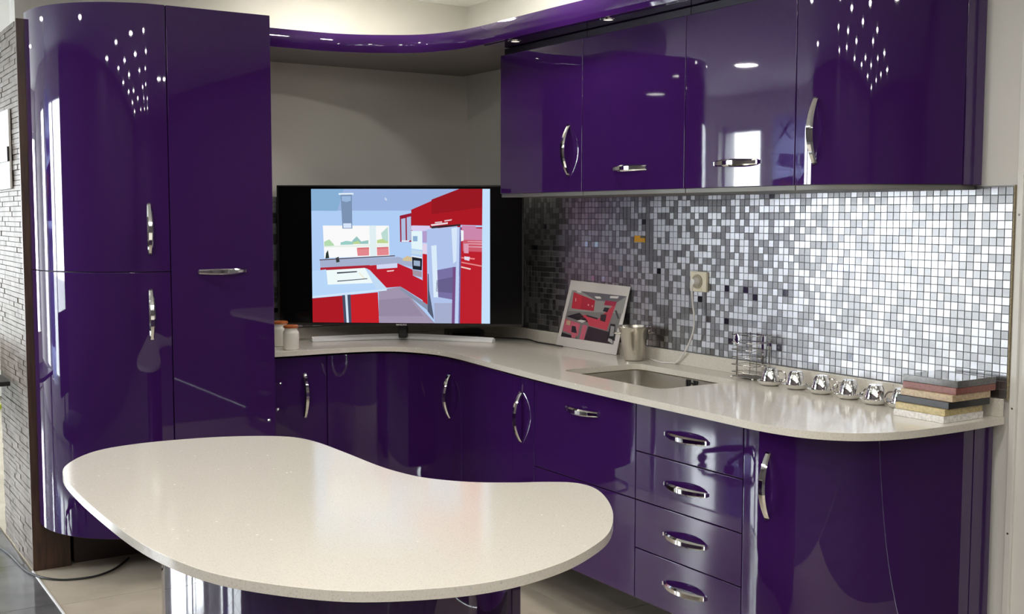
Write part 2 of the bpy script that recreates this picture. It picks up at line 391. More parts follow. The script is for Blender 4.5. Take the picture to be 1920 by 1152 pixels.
cab('drawer_cabinet', 'purple base cabinet with four stacked drawers', pth, ZB, ZD,
    [('drawer', a, b_, ((-0.6315, -2.461, h), (-1, 0), False)) for a, b_, h in ((0.706, ZD, 0.789), (0.541, 0.706, 0.626), (0.3765, 0.541, 0.4595), (ZB, 0.3765, 0.296))],
    [(B0, -2.7115), (B0, -2.2105)], toe=(-0.2, B0, -2.7115, -2.2105))
pth = cut(low, s5, s6); hp, hn = near(pth, lambda p: abs(p[1]+2.812))
r = cab('end_base_cabinet', 'large purple rounded end base cabinet at the right end of the worktop', pth, ZB, ZD,
    [('door', ZB, ZD, ((hp[0], hp[1], 0.707), hn, True))], [(B0, -3.085), (B0, -2.7155)], toe=(-0.2, B0, -3.0, -2.7155))
MB().panel(cut(low, s6, s7), ZB, ZD, 0.019, 'purple', SIDE).build('end_strip', r, tuple(r.location), bevel=0.0015)

# wall cabinets
ZU = 1.582; ZT = 2.169
up = [(-0.396, -0.983), (-0.396, -1.3), (-0.396, -1.574), (-0.396, -1.87), (-0.396, -2.166), (-0.396, -2.42), (-0.396, -2.6703)]
up += spline([(-0.396, -2.6703), (-0.394, -2.75), (-0.372, -2.83), (-0.32, -2.90), (-0.24, -2.955), (-0.15, -2.998), (-0.07, -3.027), (-0.002, -3.045)], 8)[1:]
u1 = arclen(up, lambda p: p[1] <= -1.5739); u2 = arclen(up, lambda p: p[1] <= -2.1659); u3 = arclen(up, lambda p: p[1] <= -2.6702); u4 = arclen(up, lambda p: p[0] >= -0.072)
W1 = dict(plinth=False, bottom=True)
cab('wall_cabinet', 'purple wall cabinet with one side-hung door nearest the television', cut(up, 0, u1), ZU, ZT+0.03,
    [('door', ZU, ZT, ((-0.396, -1.488, 1.745), (-1, 0), True))], [(B0, -1.572), (B0, -0.985)], **W1)
cab('wall_cabinet', 'purple lift-up wall cabinet with the short horizontal handle, above the yellow label', cut(up, u1, u2), ZU, ZT+0.03,
    [('door', ZU, ZT, ((-0.396, -1.871, 1.662), (-1, 0), False))], [(B0, -2.164), (B0, -1.576)], **W1)
cab('wall_cabinet', 'purple lift-up wall cabinet next to the rounded end wall cabinet', cut(up, u2, u3), ZU, ZT+0.03,
    [('door', ZU, ZT, ((-0.396, -2.418, 1.661), (-1, 0), False))], [(B0, -2.668), (B0, -2.168)], **W1)
pth = cut(up, u3, u4); hp, hn = near(pth, lambda p: abs(p[1]+2.75))
r = cab('end_wall_cabinet', 'large purple rounded end wall cabinet at the upper right', pth, ZU, ZT+0.03,
    [('door', ZU, ZT, ((hp[0], hp[1], 1.744), hn, True))], [(B0, -3.02), (B0, -2.6723)], **W1)
MB().panel(cut(up, u4, 99), ZU, ZT, 0.019, 'purple', SIDE).build('end_strip', r, tuple(r.location), bevel=0.0015)

# tall cabinets
ZTT = 2.307
cab('tall_cabinet', 'tall flat purple cabinet with one door and a horizontal handle', [(-1.7075, -0.62), (-1.5, -0.62), (-1.2825, -0.62)], ZB, ZTT,
    [('door', ZB, ZTT, ((-1.5025, -0.62, 1.263), (0, -1), False))], [(-1.2825, B0), (-1.7075, B0)], toe=(-1.7, -1.29, -0.22, B0))
tp = spline([(-2.14, -0.134), (-2.138, -0.20), (-2.122, -0.30), (-2.075, -0.41), (-2.0, -0.505), (-1.90, -0.575), (-1.80, -0.612), (-1.711, -0.62)], 8)
hp, hn = near(tp, lambda p: abs(p[0]+1.792))
cab('rounded_tall_cabinet', 'tall purple cabinet with a rounded left side and two doors, beside the dark wooden panel', tp, ZB, ZTT,
    [('upper_door', 1.267, ZTT, ((hp[0], hp[1], 1.437), hn, True)), ('lower_door', ZB, 1.267, ((hp[0], hp[1], 1.10), hn, True))],
    [(-1.711, B0), (-2.015, B0), (-2.015, -0.134)], toe=(-2.0, -1.72, -0.1, B0))

# ------------------------------------------------------------------ canopy over the corner and the wall cabinets
cf = spline([(-1.281, -0.478), (-1.0, -0.478), (-0.86, -0.505), (-0.735, -0.565), (-0.605, -0.665), (-0.53, -0.82), (-0.504, -1.0), (-0.499, -1.25), (-0.494, -1.562), (-0.483, -1.835), (-0.472, -2.224), (-0.465, -2.65), (-0.43, -2.82), (-0.33, -2.95), (-0.16, -3.04), (-0.002, -3.075)], 8)
cn = thing('canopy', (-0.3, -1.2, 2.203), 'purple edged canopy curving over the corner above the television and wall cabinets', 'canopy')
co = tuple(cn.location)
MB().prism(offset(cf, 0.018)+[(B0, B0), (-1.281, B0)], 2.205, 2.279, 'canopy_white').build('board', cn, co)
fa = MB(); nr = 8; nc = len(cf); vs = []
for k in range(nr+1):
    t = k/nr; q = offset(cf, -0.004*(1-(2*t-1)**2)); vs += [(x, y, 2.203+0.078*t) for x, y in q]
fa.add(vs, [(k*nc+i, k*nc+i+1, (k+1)*nc+i+1, (k+1)*nc+i) for k in range(nr) for i in range(nc-1)], 'purple', True)
q = offset(cf, 0.018); vs = [(x, y, z) for z in (2.203, 2.281) for x, y in cf]+[(x, y, z) for z in (2.203, 2.281) for x, y in q]
fa.add(vs, [(i+1, i, 2*nc+i, 2*nc+i+1) for i in range(nc-1)]+[(nc+i, nc+i+1, 3*nc+i+1, 3*nc+i) for i in range(nc-1)], 'purple')
fa.build('fascia', cn, co)
MB().prism(offset(cf, 0.019)+[(B0, B0), (-1.281, B0)], 2.2785, 2.2815, 'wall_white').build('bounce_sheet', cn, co)  # white reflector added to bounce lamp light onto the wall above
ci = [p for p in offset(cf, 0.0185) if p[1] < -0.985]
MB().prism(ci+[(B0, -0.99)], 2.2005, 2.2048, 'purple').build('underside_panel', cn, co)
for i, yy in enumerate((-1.18, -1.80, -2.40, -2.85)):
    xx = -0.448 if i < 3 else -0.3
    d = MB().lathe([(0.018, -0.001), (0.030, -0.001), (0.032, 0.002), (0.030, 0.004)], 'chrome', 24, (xx, yy, 2.199)).build('spotlight', cn, co)
    MB().lathe([(0.0005, 0.0015), (0.018, 0.0005)], 'spot_glow', 20, (xx, yy, 2.1985)).build('lens', d, co)

# ------------------------------------------------------------------ worktop with sink cut-out
def flat_with_hole(mb, outer, holes, z, m, up_):
    bm = bmesh.new(); es = []
    for loop in [outer]+holes:
        vs = [bm.verts.new((x, y, z)) for x, y in loop]
        es += [bm.edges.new((vs[i], vs[(i+1) % len(vs)])) for i in range(len(vs))]
    bmesh.ops.triangle_fill(bm, edges=es, use_beauty=True, use_dissolve=False, normal=(0, 0, 1))
    bm.verts.index_update(); vs = [tuple(v.co) for v in bm.verts]; fs = []
    for f in bm.faces:
        idx = [v.index for v in f.verts]
        if (f.normal.z > 0) != up_: idx.reverse()
        fs.append(tuple(idx))
    bm.free(); mb.add(vs, fs, m)
def loop_wall(mb, loop, z0, z1, m, outward=True):
    n = len(loop); area = sum(loop[i][0]*loop[(i+1) % n][1]-loop[(i+1) % n][0]*loop[i][1] for i in range(n))
    if (area < 0) == outward: loop = loop[::-1]
    mb.add([(x, y, z0) for x, y in loop]+[(x, y, z1) for x, y in loop], [(i, (i+1) % n, n+(i+1) % n, n+i) for i in range(n)], m, False)
def round_rect(x0, x1, y0, y1, r, k=6):
    out = []
    for cx, cy, a in ((x1-r, y1-r, 0), (x0+r, y1-r, PI/2), (x0+r, y0+r, PI), (x1-r, y0+r, 1.5*PI)):
        out += [(cx+r*math.cos(a+i*PI/2/k), cy+r*math.sin(a+i*PI/2/k)) for i in range(k+1)]
    return out
ce = [(-1.281, -0.452)]+spline([(-1.277, -0.462), (-1.26, -0.468), (-1.118, -0.475), (-0.967, -0.479), (-0.82, -0.497), (-0.712, -0.545), (-0.625, -0.673), (-0.588, -0.888), (-0.625, -1.296), (-0.660, -1.668), (-0.678, -2.03), (-0.684, -2.3), (-0.688, -2.591), (-0.692, -2.80), (-0.682, -2.905), (-0.658, -2.985), (-0.618, -3.045), (-0.55, -3.10), (-0.43, -3.138), (-0.225, -3.152), (-0.002, -3.145)], 6)
TH = 0.022; ZC = 0.900
hole = round_rect(-0.512, -0.137, -2.185, -1.605, 0.045)
wt = thing('worktop', (-0.5, -1.5, ZC-TH), 'cream speckled stone worktop running round the corner with a curved front edge', 'worktop')
wo = tuple(wt.location)
outer = ce+[(B0, B0), (-1.281, B0)]
mb = MB(); flat_with_hole(mb, outer, [hole], ZC, 'quartz', True); flat_with_hole(mb, outer, [hole], ZC-TH, 'quartz', False)
loop_wall(mb, outer, ZC-TH, ZC, 'quartz'); loop_wall(mb, hole, ZC-TH, ZC, 'quartz', False)
mb.build('slab', wt, wo, bevel=0.002, seg=2, angle=60)
MB().box(-0.018, B0, -3.142, -0.002, ZC, 0.953, 'quartz').build('upstand', wt, wo, bevel=0.0015)
MB().box(-1.262, -0.019, -0.018, B0, ZC, 0.953, 'quartz').build('upstand', wt, wo, bevel=0.0015)
MB().box(-1.281, -1.262, -0.448, B0, ZC, 0.953, 'quartz').build('upstand', wt, wo, bevel=0.0015)

# sink
sk = thing('sink', (-0.33, -1.895, 0.72), 'stainless steel undermount sink basin set in the worktop', 'sink'); so = tuple(sk.location)
prof = [(0.006, 0.8775, 0.051), (0.0, 0.874, 0.045), (-0.006, 0.80, 0.045), (-0.014, 0.745, 0.045), (-0.045, 0.728, 0.04), (-0.12, 0.722, 0.02)]
vs = []; k = None
for ins, z, rr in prof:
    l = round_rect(-0.512-ins, -0.137+ins, -2.185-ins, -1.605+ins, max(0.012, rr)); k = len(l); vs += [(x, y, z) for x, y in l]
mb = MB(); fs = [(i*k+(j+1) % k, i*k+j, (i+1)*k+j, (i+1)*k+(j+1) % k)[::-1] for i in range(len(prof)-1) for j in range(k)]
fs = [f[::-1] for f in fs]
mb.add(vs, fs, 'steel', True); mb.add(vs[-k:], [tuple(range(k))], 'steel')
b = mb.build('basin', sk, so)
MB().lathe([(0.001, 0.0025), (0.03, 0.002), (0.042, 0.003), (0.045, 0.0005)], 'chrome', 24, (-0.33, -1.895, 0.7225)).build('drain', sk, so)
for yy, w in ((-1.905, 0.006), (-1.918, 0.006), (-1.945, 0.006), (-1.958, 0.006)):
    MB().box(-0.1425, -0.1385, yy-0.0035, yy+0.0035, 0.846, 0.872, 'black_matte').build('overflow_slot', sk, so)
MB().box(-0.1425, -0.1385, -1.9345, -1.9285, 0.856, 0.862, 'black_matte').build('overflow_slot', sk, so)

# ------------------------------------------------------------------ mosaic splashbacks
PZ = 0.0249; MZ0 = 0.954; MZ1 = MZ0+25*PZ
YE = -3.147
ms = thing('mosaic_splashback', (0.01, -1.6, MZ0), 'splashback of small square metal mosaic tiles on the right wall below the wall cabinets', 'splashback')
mo = tuple(ms.location)
MB().box(0.004, 0.0195, YE, -0.002, MZ0, MZ1+0.003, 'grout').build('backing', ms, mo)
MB().box(0.002, 0.0195, YE-0.003, YE, MZ0-0.004, MZ1+0.004, 'mdf_edge').build('edge_strip', ms, mo)
tmesh = {}
for m_ in ('metal_across', 'metal_upright', 'metal_polished'):
    q = MB(); h = PZ/2-0.0009; e_ = 0.0012
    v = [(0.0042, -h, -h), (0.0042, h, -h), (0.0042, h, h), (0.0042, -h, h), (0.0008, -h+e_*0.4, -h+e_*0.4), (0.0008, h-e_*0.4, -h+e_*0.4), (0.0008, h-e_*0.4, h-e_*0.4), (0.0008, -h+e_*0.4, h-e_*0.4)]
    q.add(v, [(4, 7, 6, 5), (0, 4, 5, 1), (1, 5, 6, 2), (2, 6, 7, 3), (3, 7, 4, 0)], m_)
    o = q.build('t'); tmesh[m_] = o.data; bpy.data.objects.remove(o)
rest = MB(); TF = [(4, 7, 6, 5), (0, 4, 5, 1), (1, 5, 6, 2), (2, 6, 7, 3), (3, 7, 4, 0)]
def pick():
    t = random.random(); return 'metal_across' if t < 0.50 else ('metal_upright' if t < 0.985 else 'metal_polished')
ncol = int(-YE/PZ)
prevm = [pick() for _ in range(25)]
for c in range(ncol):
    yy = YE+PZ*(c+0.5)
    for r_ in range(25):
        zz = MZ0+PZ*(r_+0.5)
        m_ = pick()
        if c < 12:
            o = bpy.data.objects.new('mosaic_tile', tmesh[m_]); COL.objects.link(o); o.parent = ms; o.location = (0-mo[0], yy-mo[1], zz-mo[2])
            o.rotation_euler = (0, random.gauss(0, 0.006), random.gauss(0, 0.006))
        else:
            a, b_ = random.gauss(0, 0.006), random.gauss(0, 0.006)
            vs = []
            for p in tmesh[m_].vertices:
                x, y, z = p.co
                vs.append((x+a*z+b_*y, yy+y, zz+z))
            rest.add(vs, TF, m_)
o = rest.build('mosaic_tiles', ms, mo); o['kind'] = 'stuff'
mk = thing('mosaic_splashback', (-0.6, 0, MZ0), 'dark strip of metal mosaic tiles on the back wall behind the television', 'splashback'); ko = tuple(mk.location)
MB().box(-1.281, -0.001, -0.006, -0.001, MZ0, MZ1, 'grout').build('backing', mk, ko)
rb = MB()
brushed('metal_across_back', (0.60, 0.60, 0.615), 0.36, (1, 0, 0), 0.75)
for c in range(int(1.27/PZ)):
    xx = -0.008-PZ*(c+0.5)
    for r_ in range(25):
        zz = MZ0+PZ*(r_+0.5); m_ = pick(); vs = []
        for p in tmesh[m_].vertices:
            x, y, z = p.co; vs.append((xx+y, x-0.0102, zz+z))
        rb.add(vs, [f[::-1] for f in TF], 'metal_across_back' if m_ == 'metal_across' else m_)
o = rb.build('mosaic_tiles', mk, ko); o['kind'] = 'stuff'
tr = struct(MB().box(0.008, 0.0195, -3.172, -3.1515, 0.0, 2.45, 'wall_white').build('trim_2', bevel=0.002))
for zz in (1.494, 0.926, 0.552): 
    MB().lathe([(0.0001, 0.0012), (0.0025, 0.001), (0.0035, 0.0)], 'screw', 12).build('screw', tr).matrix_local = Matrix.Translation((0.0079, -3.162, zz)) @ Matrix.Rotation(-PI/2, 4, 'Y')

# socket, plug and cord
ok = thing('wall_socket', (-0.001, -1.815, 1.235), 'cream wall socket with a plug in it on the mosaic wall', 'socket'); oo = tuple(ok.location)
MB().box(-0.012, 0.0006, -1.862, -1.770, 1.195, 1.274, 'outlet').build('plate', ok, oo, bevel=0.003)
q = MB().lathe([(0.028, 0.0), (0.028, 0.004), (0.024, 0.004), (0.021, 0.0008), (0.0005, 0.0005)], 'outlet_dark', 28).build('ring', ok)
q.matrix_local = Matrix.Translation((-0.0125-oo[0], 0.002, 0.0)) @ Matrix.Rotation(-PI/2, 4, 'Y')
cd = thing('power_cord', (-0.03, -1.82, 0.9), 'white power cord hanging from the wall socket to the worktop', 'cord'); cdo = tuple(cd.location)
q = MB().lathe([(0.0005, 0.026), (0.012, 0.025), (0.016, 0.015), (0.018, 0.0)], 'white_plastic', 20).build('plug', cd)
q.matrix_local = Matrix.Translation((-0.0145-cdo[0], -1.813-cdo[1], 1.235-cdo[2])) @ Matrix.Rotation(-PI/2, 4, 'Y')
pc = spline([(-0.036, -1.815, 1.232), (-0.044, -1.818, 1.20), (-0.042, -1.822, 1.15), (-0.04, -1.828, 1.10), (-0.038, -1.822, 1.045), (-0.036, -1.795, 0.99), (-0.032, -1.758, 0.945), (-0.030, -1.715, 0.908), (-0.034, -1.69, 0.9045), (-0.05, -1.65, 0.9035), (-0.04, -1.60, 0.9035), (-0.03, -1.56, 0.9035)], 6)
MB().tube(pc, 0.0034, 'white_plastic', 8).build('cable', cd, cdo)
lb = MB().box(-0.0012, 0.0004, -1.478, -1.408, 1.381, 1.408, 'yellow_label').build('label_tag', bevel=0); tag(lb, 'small orange yellow label stuck on the mosaic wall', 'label')
q = MB().box(-0.0018, -0.0012, -1.478, -1.448, 1.398, 1.408, 'grey_label').build('dark_print', lb)

# ------------------------------------------------------------------ ceiling lights
pos = [(x, y) for x in (-4.5, -3.7, -2.9, -2.1) for y in (-2.9, -3.9, -4.9, -5.9, -6.9, -7.9)]+[(-1.0, -0.40), (-0.50, -1.05), (-0.60, -1.80), (-2.3, -1.3), (-0.85, -3.6), (-0.8, -5.2), (-3.8, -1.0), (-3.6, 0.8), (-3.2, 2.6), (-1.2, 2.5)]  # grid follows spots in the doors; extras near the walls added to brighten them
lm = MB().lathe([(0.075, 0.0), (0.09, -0.004), (0.095, 0.0)], 'white_plastic', 24); lr = None
for i, (x, y) in enumerate(pos):
    jx, jy = random.uniform(-0.15, 0.15), random.uniform(-0.15, 0.15)
    if lr is None:
        lr = thing('ceiling_light', (x+jx, y+jy, CEIL), 'round recessed ceiling downlight from a set mirrored in the glossy doors, with extras added to brighten the walls', 'ceiling light', 'ceiling downlights of the showroom')
        lm.build('trim_ring', lr); MB().lathe([(0.075, -0.001), (0.0005, -0.001)], 'lamp_glow', 20).build('lamp', lr)
    else:
        c = copy_tree(lr); c.location = (x+jx, y+jy, CEIL)

# ------------------------------------------------------------------ television
TA = Vector((-0.928, -0.142)); TBv = Vector((-0.224, -0.664)); ex = (TBv-TA).normalized(); nx = Vector((-ex.y, ex.x)); 
tmid = (TA+TBv)/2+nx*0.010
tv = thing('television', (tmid.x, tmid.y, ZC), 'large black television showing a red kitchen, standing in the corner', 'television')
tv.rotation_euler = (0, 0, math.atan2(ex.y, ex.x))       # local x along the screen, local -y to the viewer
zz = lambda z: z-ZC
TX0, TX1, TZ0, TZ1 = -0.583, 0.571, zz(0.976), zz(1.630)
MB().box(TX0, TX1, 0.0, 0.014, TZ0, TZ1, 'black_matte').build('back_case', tv, bevel=0.004)
MB().box(TX0+0.2, TX1-0.2, 0.013, 0.05, TZ0+0.02, TZ1-0.2, 'black_matte').build('rear_hump', tv, bevel=0.01)
f = MB(); bz = 0.007
for a in ((TX0, TX1, TZ1-bz, TZ1), (TX0, TX1, TZ0, TZ0+bz*1.6), (TX0, TX0+bz, TZ0, TZ1), (TX1-bz, TX1, TZ0, TZ1)): f.box(a[0], a[1], -0.012, 0.001, a[2], a[3], 'tv_frame')
f.build('bezel', tv)
sc_ = MB().box(TX0+bz, TX1-bz, -0.008, 0.0, TZ0+bz, TZ1-bz, 'black_gloss').build('screen', tv)
# picture on the screen, drawn in crop coordinates of the image shown
QX0, QX1, QZ0, QZ1 = -0.421, 0.415, zz(0.989), zz(1.613)
def quv(x, y):
    v = (y-(75+(x-357)*15/1101))/(822-(x-357)*5/1090); x0 = 357+11*v; x1 = 1458-3*v
    return (x-x0)/(x1-x0), v
pic = MB()
def poly(h, pts, lay):
    vs = []
    for x, y in pts:
        u, v = quv(x, y); u = min(1, max(0, u)); v = min(1, max(0, v)); vs.append((QX0+u*(QX1-QX0), -0.0082-lay*0.00006, QZ1+v*(QZ0-QZ1)))
    n = len(vs); 
    a = sum(vs[i][0]*vs[(i+1) % n][2]-vs[(i+1) % n][0]*vs[i][2] for i in range(n))
    pic.add(vs, [tuple(range(n)) if a > 0 else tuple(range(n-1, -1, -1))], screen_mat(h))
R1, R2, R3 = 'c8202a', 'b01c26', '9c1a24'
poly('b4d2fa', [(340, 60), (1480, 60), (1480, 930), (340, 930)], 0)
poly('9fb8e4', [(340, 60), (1300, 60), (975, 215), (340, 208)], 1); poly('8ab2d8', [(340, 60), (560, 60), (520, 211), (340, 208)], 2)
poly('ffffff', [(430, 300), (838, 305), (842, 488), (440, 500)], 2)
for h, p in (('b9dfb4', [(438, 400), (470, 385), (498, 415), (500, 425), (440, 428)]), ('9fd2cc', [(540, 405), (575, 395), (610, 400), (618, 418), (540, 420)]), ('9cc9c4', [(612, 395), (640, 368), (668, 400), (712, 392), (712, 415), (612, 415)]),
             ('c3dc8f', [(615, 405), (650, 395), (665, 414), (615, 416)]), ('bfe0d8', [(790, 350), (832, 312), (835, 405), (800, 395)]), ('c2da94', [(765, 392), (800, 385), (832, 400), (835, 412), (765, 412)]),
             ('e88c92', [(640, 440), (716, 438), (716, 486), (646, 488)]), ('d77078', [(640, 438), (716, 436), (716, 446), (655, 448)]), ('e88c92', [(764, 438), (836, 436), (838, 484), (766, 487)]), ('d77078', [(764, 436), (836, 434), (836, 444), (766, 447)]),
             ('eef6f0', [(436, 425), (838, 415), (838, 432), (438, 434)]), ('e4f4f8', [(718, 303), (758, 303), (762, 490), (724, 492)])): poly(h, p, 3)
poly('e8f4ff', [(528, 103), (620, 103), (620, 113), (528, 113)], 4); poly('7f96b8', [(540, 112), (610, 112), (613, 320), (552, 320)], 4); poly('9dbbe0', [(548, 122), (604, 122), (604, 150), (576, 158), (548, 150)], 5); poly('dcebff', [(556, 288), (606, 288), (608, 316), (558, 316)], 5)
poly('cfd8f2', [(812, 132), (826, 140), (826, 154), (814, 148)], 4)
# wall units and tall run
poly('9a2038', [(905, 245), (985, 228), (985, 405), (908, 405)], 4); poly('b4c4e6', [(914, 265), (940, 260), (942, 396), (916, 396)], 5); poly('b4c4e6', [(948, 256), (974, 250), (974, 396), (950, 396)], 5); poly('f0f4ff', [(916, 396), (966, 396), (960, 404), (916, 404)], 6)
poly(R2, [(975, 210), (1270, 86), (1415, 86), (1415, 310), (1278, 305), (1275, 330), (1090, 320), (1090, 308), (980, 305)], 5)
poly('c0222e', [(1275, 320), (1415, 320), (1415, 910), (1265, 910), (1270, 700)], 5); poly(R3, [(1100, 150), (1270, 86), (1415, 86), (1415, 200), (1100, 240)], 6)
poly('d08ab0', [(1285, 308), (1370, 312), (1372, 326), (1412, 330), (1412, 400), (1290, 395)], 6); poly('d05e70', [(1290, 395), (1412, 400), (1412, 470), (1290, 465)], 6)
for yy_ in (404, 418, 436): poly('e8b0c0', [(1320, yy_), (1412, yy_+2), (1412, yy_+8), (1320, yy_+4)], 7)
poly('e0a0b8', [(1296, 418), (1326, 418), (1326, 478), (1298, 476)], 7); poly('ee8d90', [(1282, 500), (1365, 508), (1362, 516), (1282, 508)], 7); poly('e8e0f0', [(1300, 496), (1334, 500), (1330, 524), (1300, 516)], 8)
poly('e88a90', [(1282, 528), (1405, 552), (1405, 560), (1282, 536)], 7); poly('f4d8d4', [(1280, 556), (1340, 570), (1336, 578), (1280, 564)], 8)
poly('c8e4ff', [(1412, 86), (1470, 90), (1470, 920), (1403, 920)], 8)
poly('dcd0f4', [(975, 306), (1090, 310), (1092, 330), (1045, 340), (975, 335)], 7); poly('e8faff', [(975, 338), (1042, 340), (1044, 456), (977, 446)], 7); poly('90b4d8', [(986, 370), (1014, 370), (1014, 402), (986, 402)], 8); poly('c8e0f0', [(977, 452), (1045, 462), (1045, 486), (977, 478)], 7)
poly('b8a0d0', [(1045, 340), (1072, 340), (1072, 410), (1045, 410)], 7); poly('e6d6ee', [(1045, 414), (1072, 418), (1072, 478), (1045, 478)], 7)
poly(R1, [(1045, 478), (1072, 482), (1075, 790), (1045, 780)], 7)
poly('20242e', [(980, 492), (1042, 502), (1040, 580), (984, 572)], 8); poly('eef4ff', [(976, 488), (1044, 500), (1044, 508), (978, 496)], 9); poly('9fb2cc', [(990, 518), (1030, 522), (1030, 555), (990, 550)], 9); poly('a898a8', [(982, 575), (1040, 585), (1040, 622), (986, 610)], 9)
# fridge
poly('b4c8f0', [(1072, 330), (1258, 312), (1262, 910), (1118, 910), (1085, 700)], 9); poly('7c74a8', [(1125, 580), (1235, 560), (1232, 760), (1122, 740)], 10); poly('6a6290', [(1130, 640), (1235, 620), (1232, 720), (1126, 710)], 11)
poly('a9b2d2', [(1115, 780), (1235, 780), (1235, 910), (1118, 910)], 10); poly('dff0ff', [(1098, 430), (1130, 426), (1140, 745), (1112, 745)], 11); poly('dcecff', [(1222, 325), (1262, 318), (1258, 520), (1232, 540)], 11)
poly('7a4f86', [(1230, 560), (1248, 560), (1240, 910), (1222, 910)], 11); poly('c2d4f8', [(1256, 320), (1275, 318), (1265, 910), (1243, 910)], 12); poly('6c66a4', [(1272, 318), (1282, 318), (1272, 910), (1262, 910)], 12); poly('f4faff', [(1278, 335), (1296, 340), (1296, 400), (1280, 405)], 12)
poly('35282e', [(1100, 312), (1278, 300), (1278, 310), (1100, 325)], 12); poly('f0dde4', [(1095, 300), (1200, 288), (1200, 298), (1100, 310)], 13); poly('e8c8d0', [(1120, 286), (1165, 282), (1165, 290), (1122, 294)], 13); poly('e8c8d0', [(1178, 276), (1226, 270), (1222, 278), (1180, 284)], 13)
poly('586078', [(1076, 600), (1094, 606), (1112, 880), (1075, 830)], 8)
# counter, lower units, floor
poly('a9b4d2', [(412, 512), (900, 496), (985, 530), (985, 560), (890, 540), (415, 556)], 5); poly('5a4a50', [(410, 508), (876, 486), (876, 492), (410, 514)], 6)
poly('d8c49a', [(922, 508), (950, 490), (980, 500), (980, 524), (925, 520)], 6); poly('2c3c34', [(450, 470), (462, 450), (470, 500), (446, 504)], 6); poly('34403c', [(510, 500), (528, 492), (535, 524), (514, 528)], 6); poly('b02838', [(415, 558), (720, 545), (720, 565), (415, 575)], 6)
poly('c02030', [(715, 548), (890, 535), (985, 575), (985, 610), (1045, 640), (1072, 780), (910, 678), (820, 685), (700, 575)], 7); poly('d4dcf8', [(762, 544), (890, 534), (890, 562), (764, 570)], 8); poly('f8d8d8', [(825, 580), (870, 576), (868, 583), (828, 587)], 8)
poly('a498b2', [(775, 700), (910, 678), (1120, 910), (778, 910)], 7); poly('8c98b0', [(910, 678), (1075, 790), (1075, 825), (905, 695)], 8); poly('9a8ca6', [(775, 760), (960, 745), (1050, 860), (775, 860)], 8)
poly('bcdcff', [(350, 580), (450, 570), (455, 660), (690, 640), (825, 690), (825, 702), (350, 748)], 8); poly('f4ffff', [(452, 575), (690, 562), (720, 610), (740, 655), (460, 664)], 9); poly('d6ecff', [(350, 735), (825, 690), (825, 702), (350, 746)], 10); poly('c6e0fa', [(690, 562), (720, 575), (830, 692), (760, 690), (735, 650)], 9)
poly('3e4454', [(518, 588), (642, 581), (642, 588), (518, 597)], 10); poly('4a5468', [(520, 640), (706, 626), (706, 631), (520, 646)], 10); poly('f8e8c0', [(655, 590), (690, 625), (684, 626), (652, 592)], 10)
poly(R2, [(350, 748), (555, 732), (568, 910), (350, 910)], 9); poly('cc222c', [(595, 728), (770, 712), (778, 910), (600, 910)], 9); poly('4a5068', [(550, 730), (602, 726), (608, 910), (562, 910)], 10); poly('d8e8f8', [(568, 728), (582, 727), (592, 910), (578, 910)], 11)
o = pic.build('screen_picture', sc_); o['label'] = 'picture of a red and white fitted kitchen on the screen'
cu = bpy.data.curves.new('brand', 'FONT'); cu.body = 'SAMSUNG'; cu.size = 0.011; cu.align_x = 'CENTER'; cu.extrude = 0.0002
to = bpy.data.objects.new('tmp', cu); COL.objects.link(to); bpy.context.view_layer.update()
me = bpy.data.meshes.new_from_object(to.evaluated_get(bpy.context.evaluated_depsgraph_get())); bpy.data.objects.remove(to)
me.materials.clear(); me.materials.append(MATS['silver']); lo = bpy.data.objects.new('brand_lettering', me); COL.objects.link(lo); lo.parent = tv
lo.matrix_local = Matrix.Translation((0.0, -0.0124, TZ0+0.0015)) @ Matrix.Rotation(PI/2, 4, 'X')
# boomerang stand and neck
inv = tv.rotation_euler.to_matrix().inverted()
def tl(x, y, z): v = inv @ Vector((x-tmid.x, y-tmid.y, 0)); return (v.x, v.y, z-ZC)
path = spline([(-0.925, -0.165), (-0.70, -0.215), (-0.56, -0.262), (-0.50, -0.295), (-0.43, -0.365), (-0.34, -0.49), (-0.225, -0.655)], 6)
st_ = MB(); off = offset(path, -0.018); off2 = offset(path, 0.018); n = len(path); vs = []
for i in range(n):
    hgt = 0.023+0.004*math.sin(PI*i/(n-1))
    for (x, y), z in ((off[i], 0.001), (off[i], hgt*0.55), (path[i], hgt), (off2[i], hgt*0.55), (off2[i], 0.001)): vs.append(tl(x, y, ZC+z))
fs = [(i*5+j, (i+1)*5+j, (i+1)*5+(j+1) % 5, i*5+(j+1) % 5) for i in range(n-1) for j in range(5)]
st_.add(vs, fs+[(0, 1, 2, 3, 4), tuple(range(5*n-1, 5*n-6, -1))], 'silver'); st_.build('stand', tv)
bm = bmesh.new(); o = tv.children[-1]; bm.from_mesh(o.data); bmesh.ops.recalc_face_normals(bm, faces=bm.faces); bm.to_mesh(o.data); bm.free()
nk = tl(-0.50, -0.29, 0); MB().box(nk[0]-0.02, nk[0]+0.02, 0.055, 0.10, 0.012, 0.30, 'black_matte').build('neck', tv, bevel=0.005)

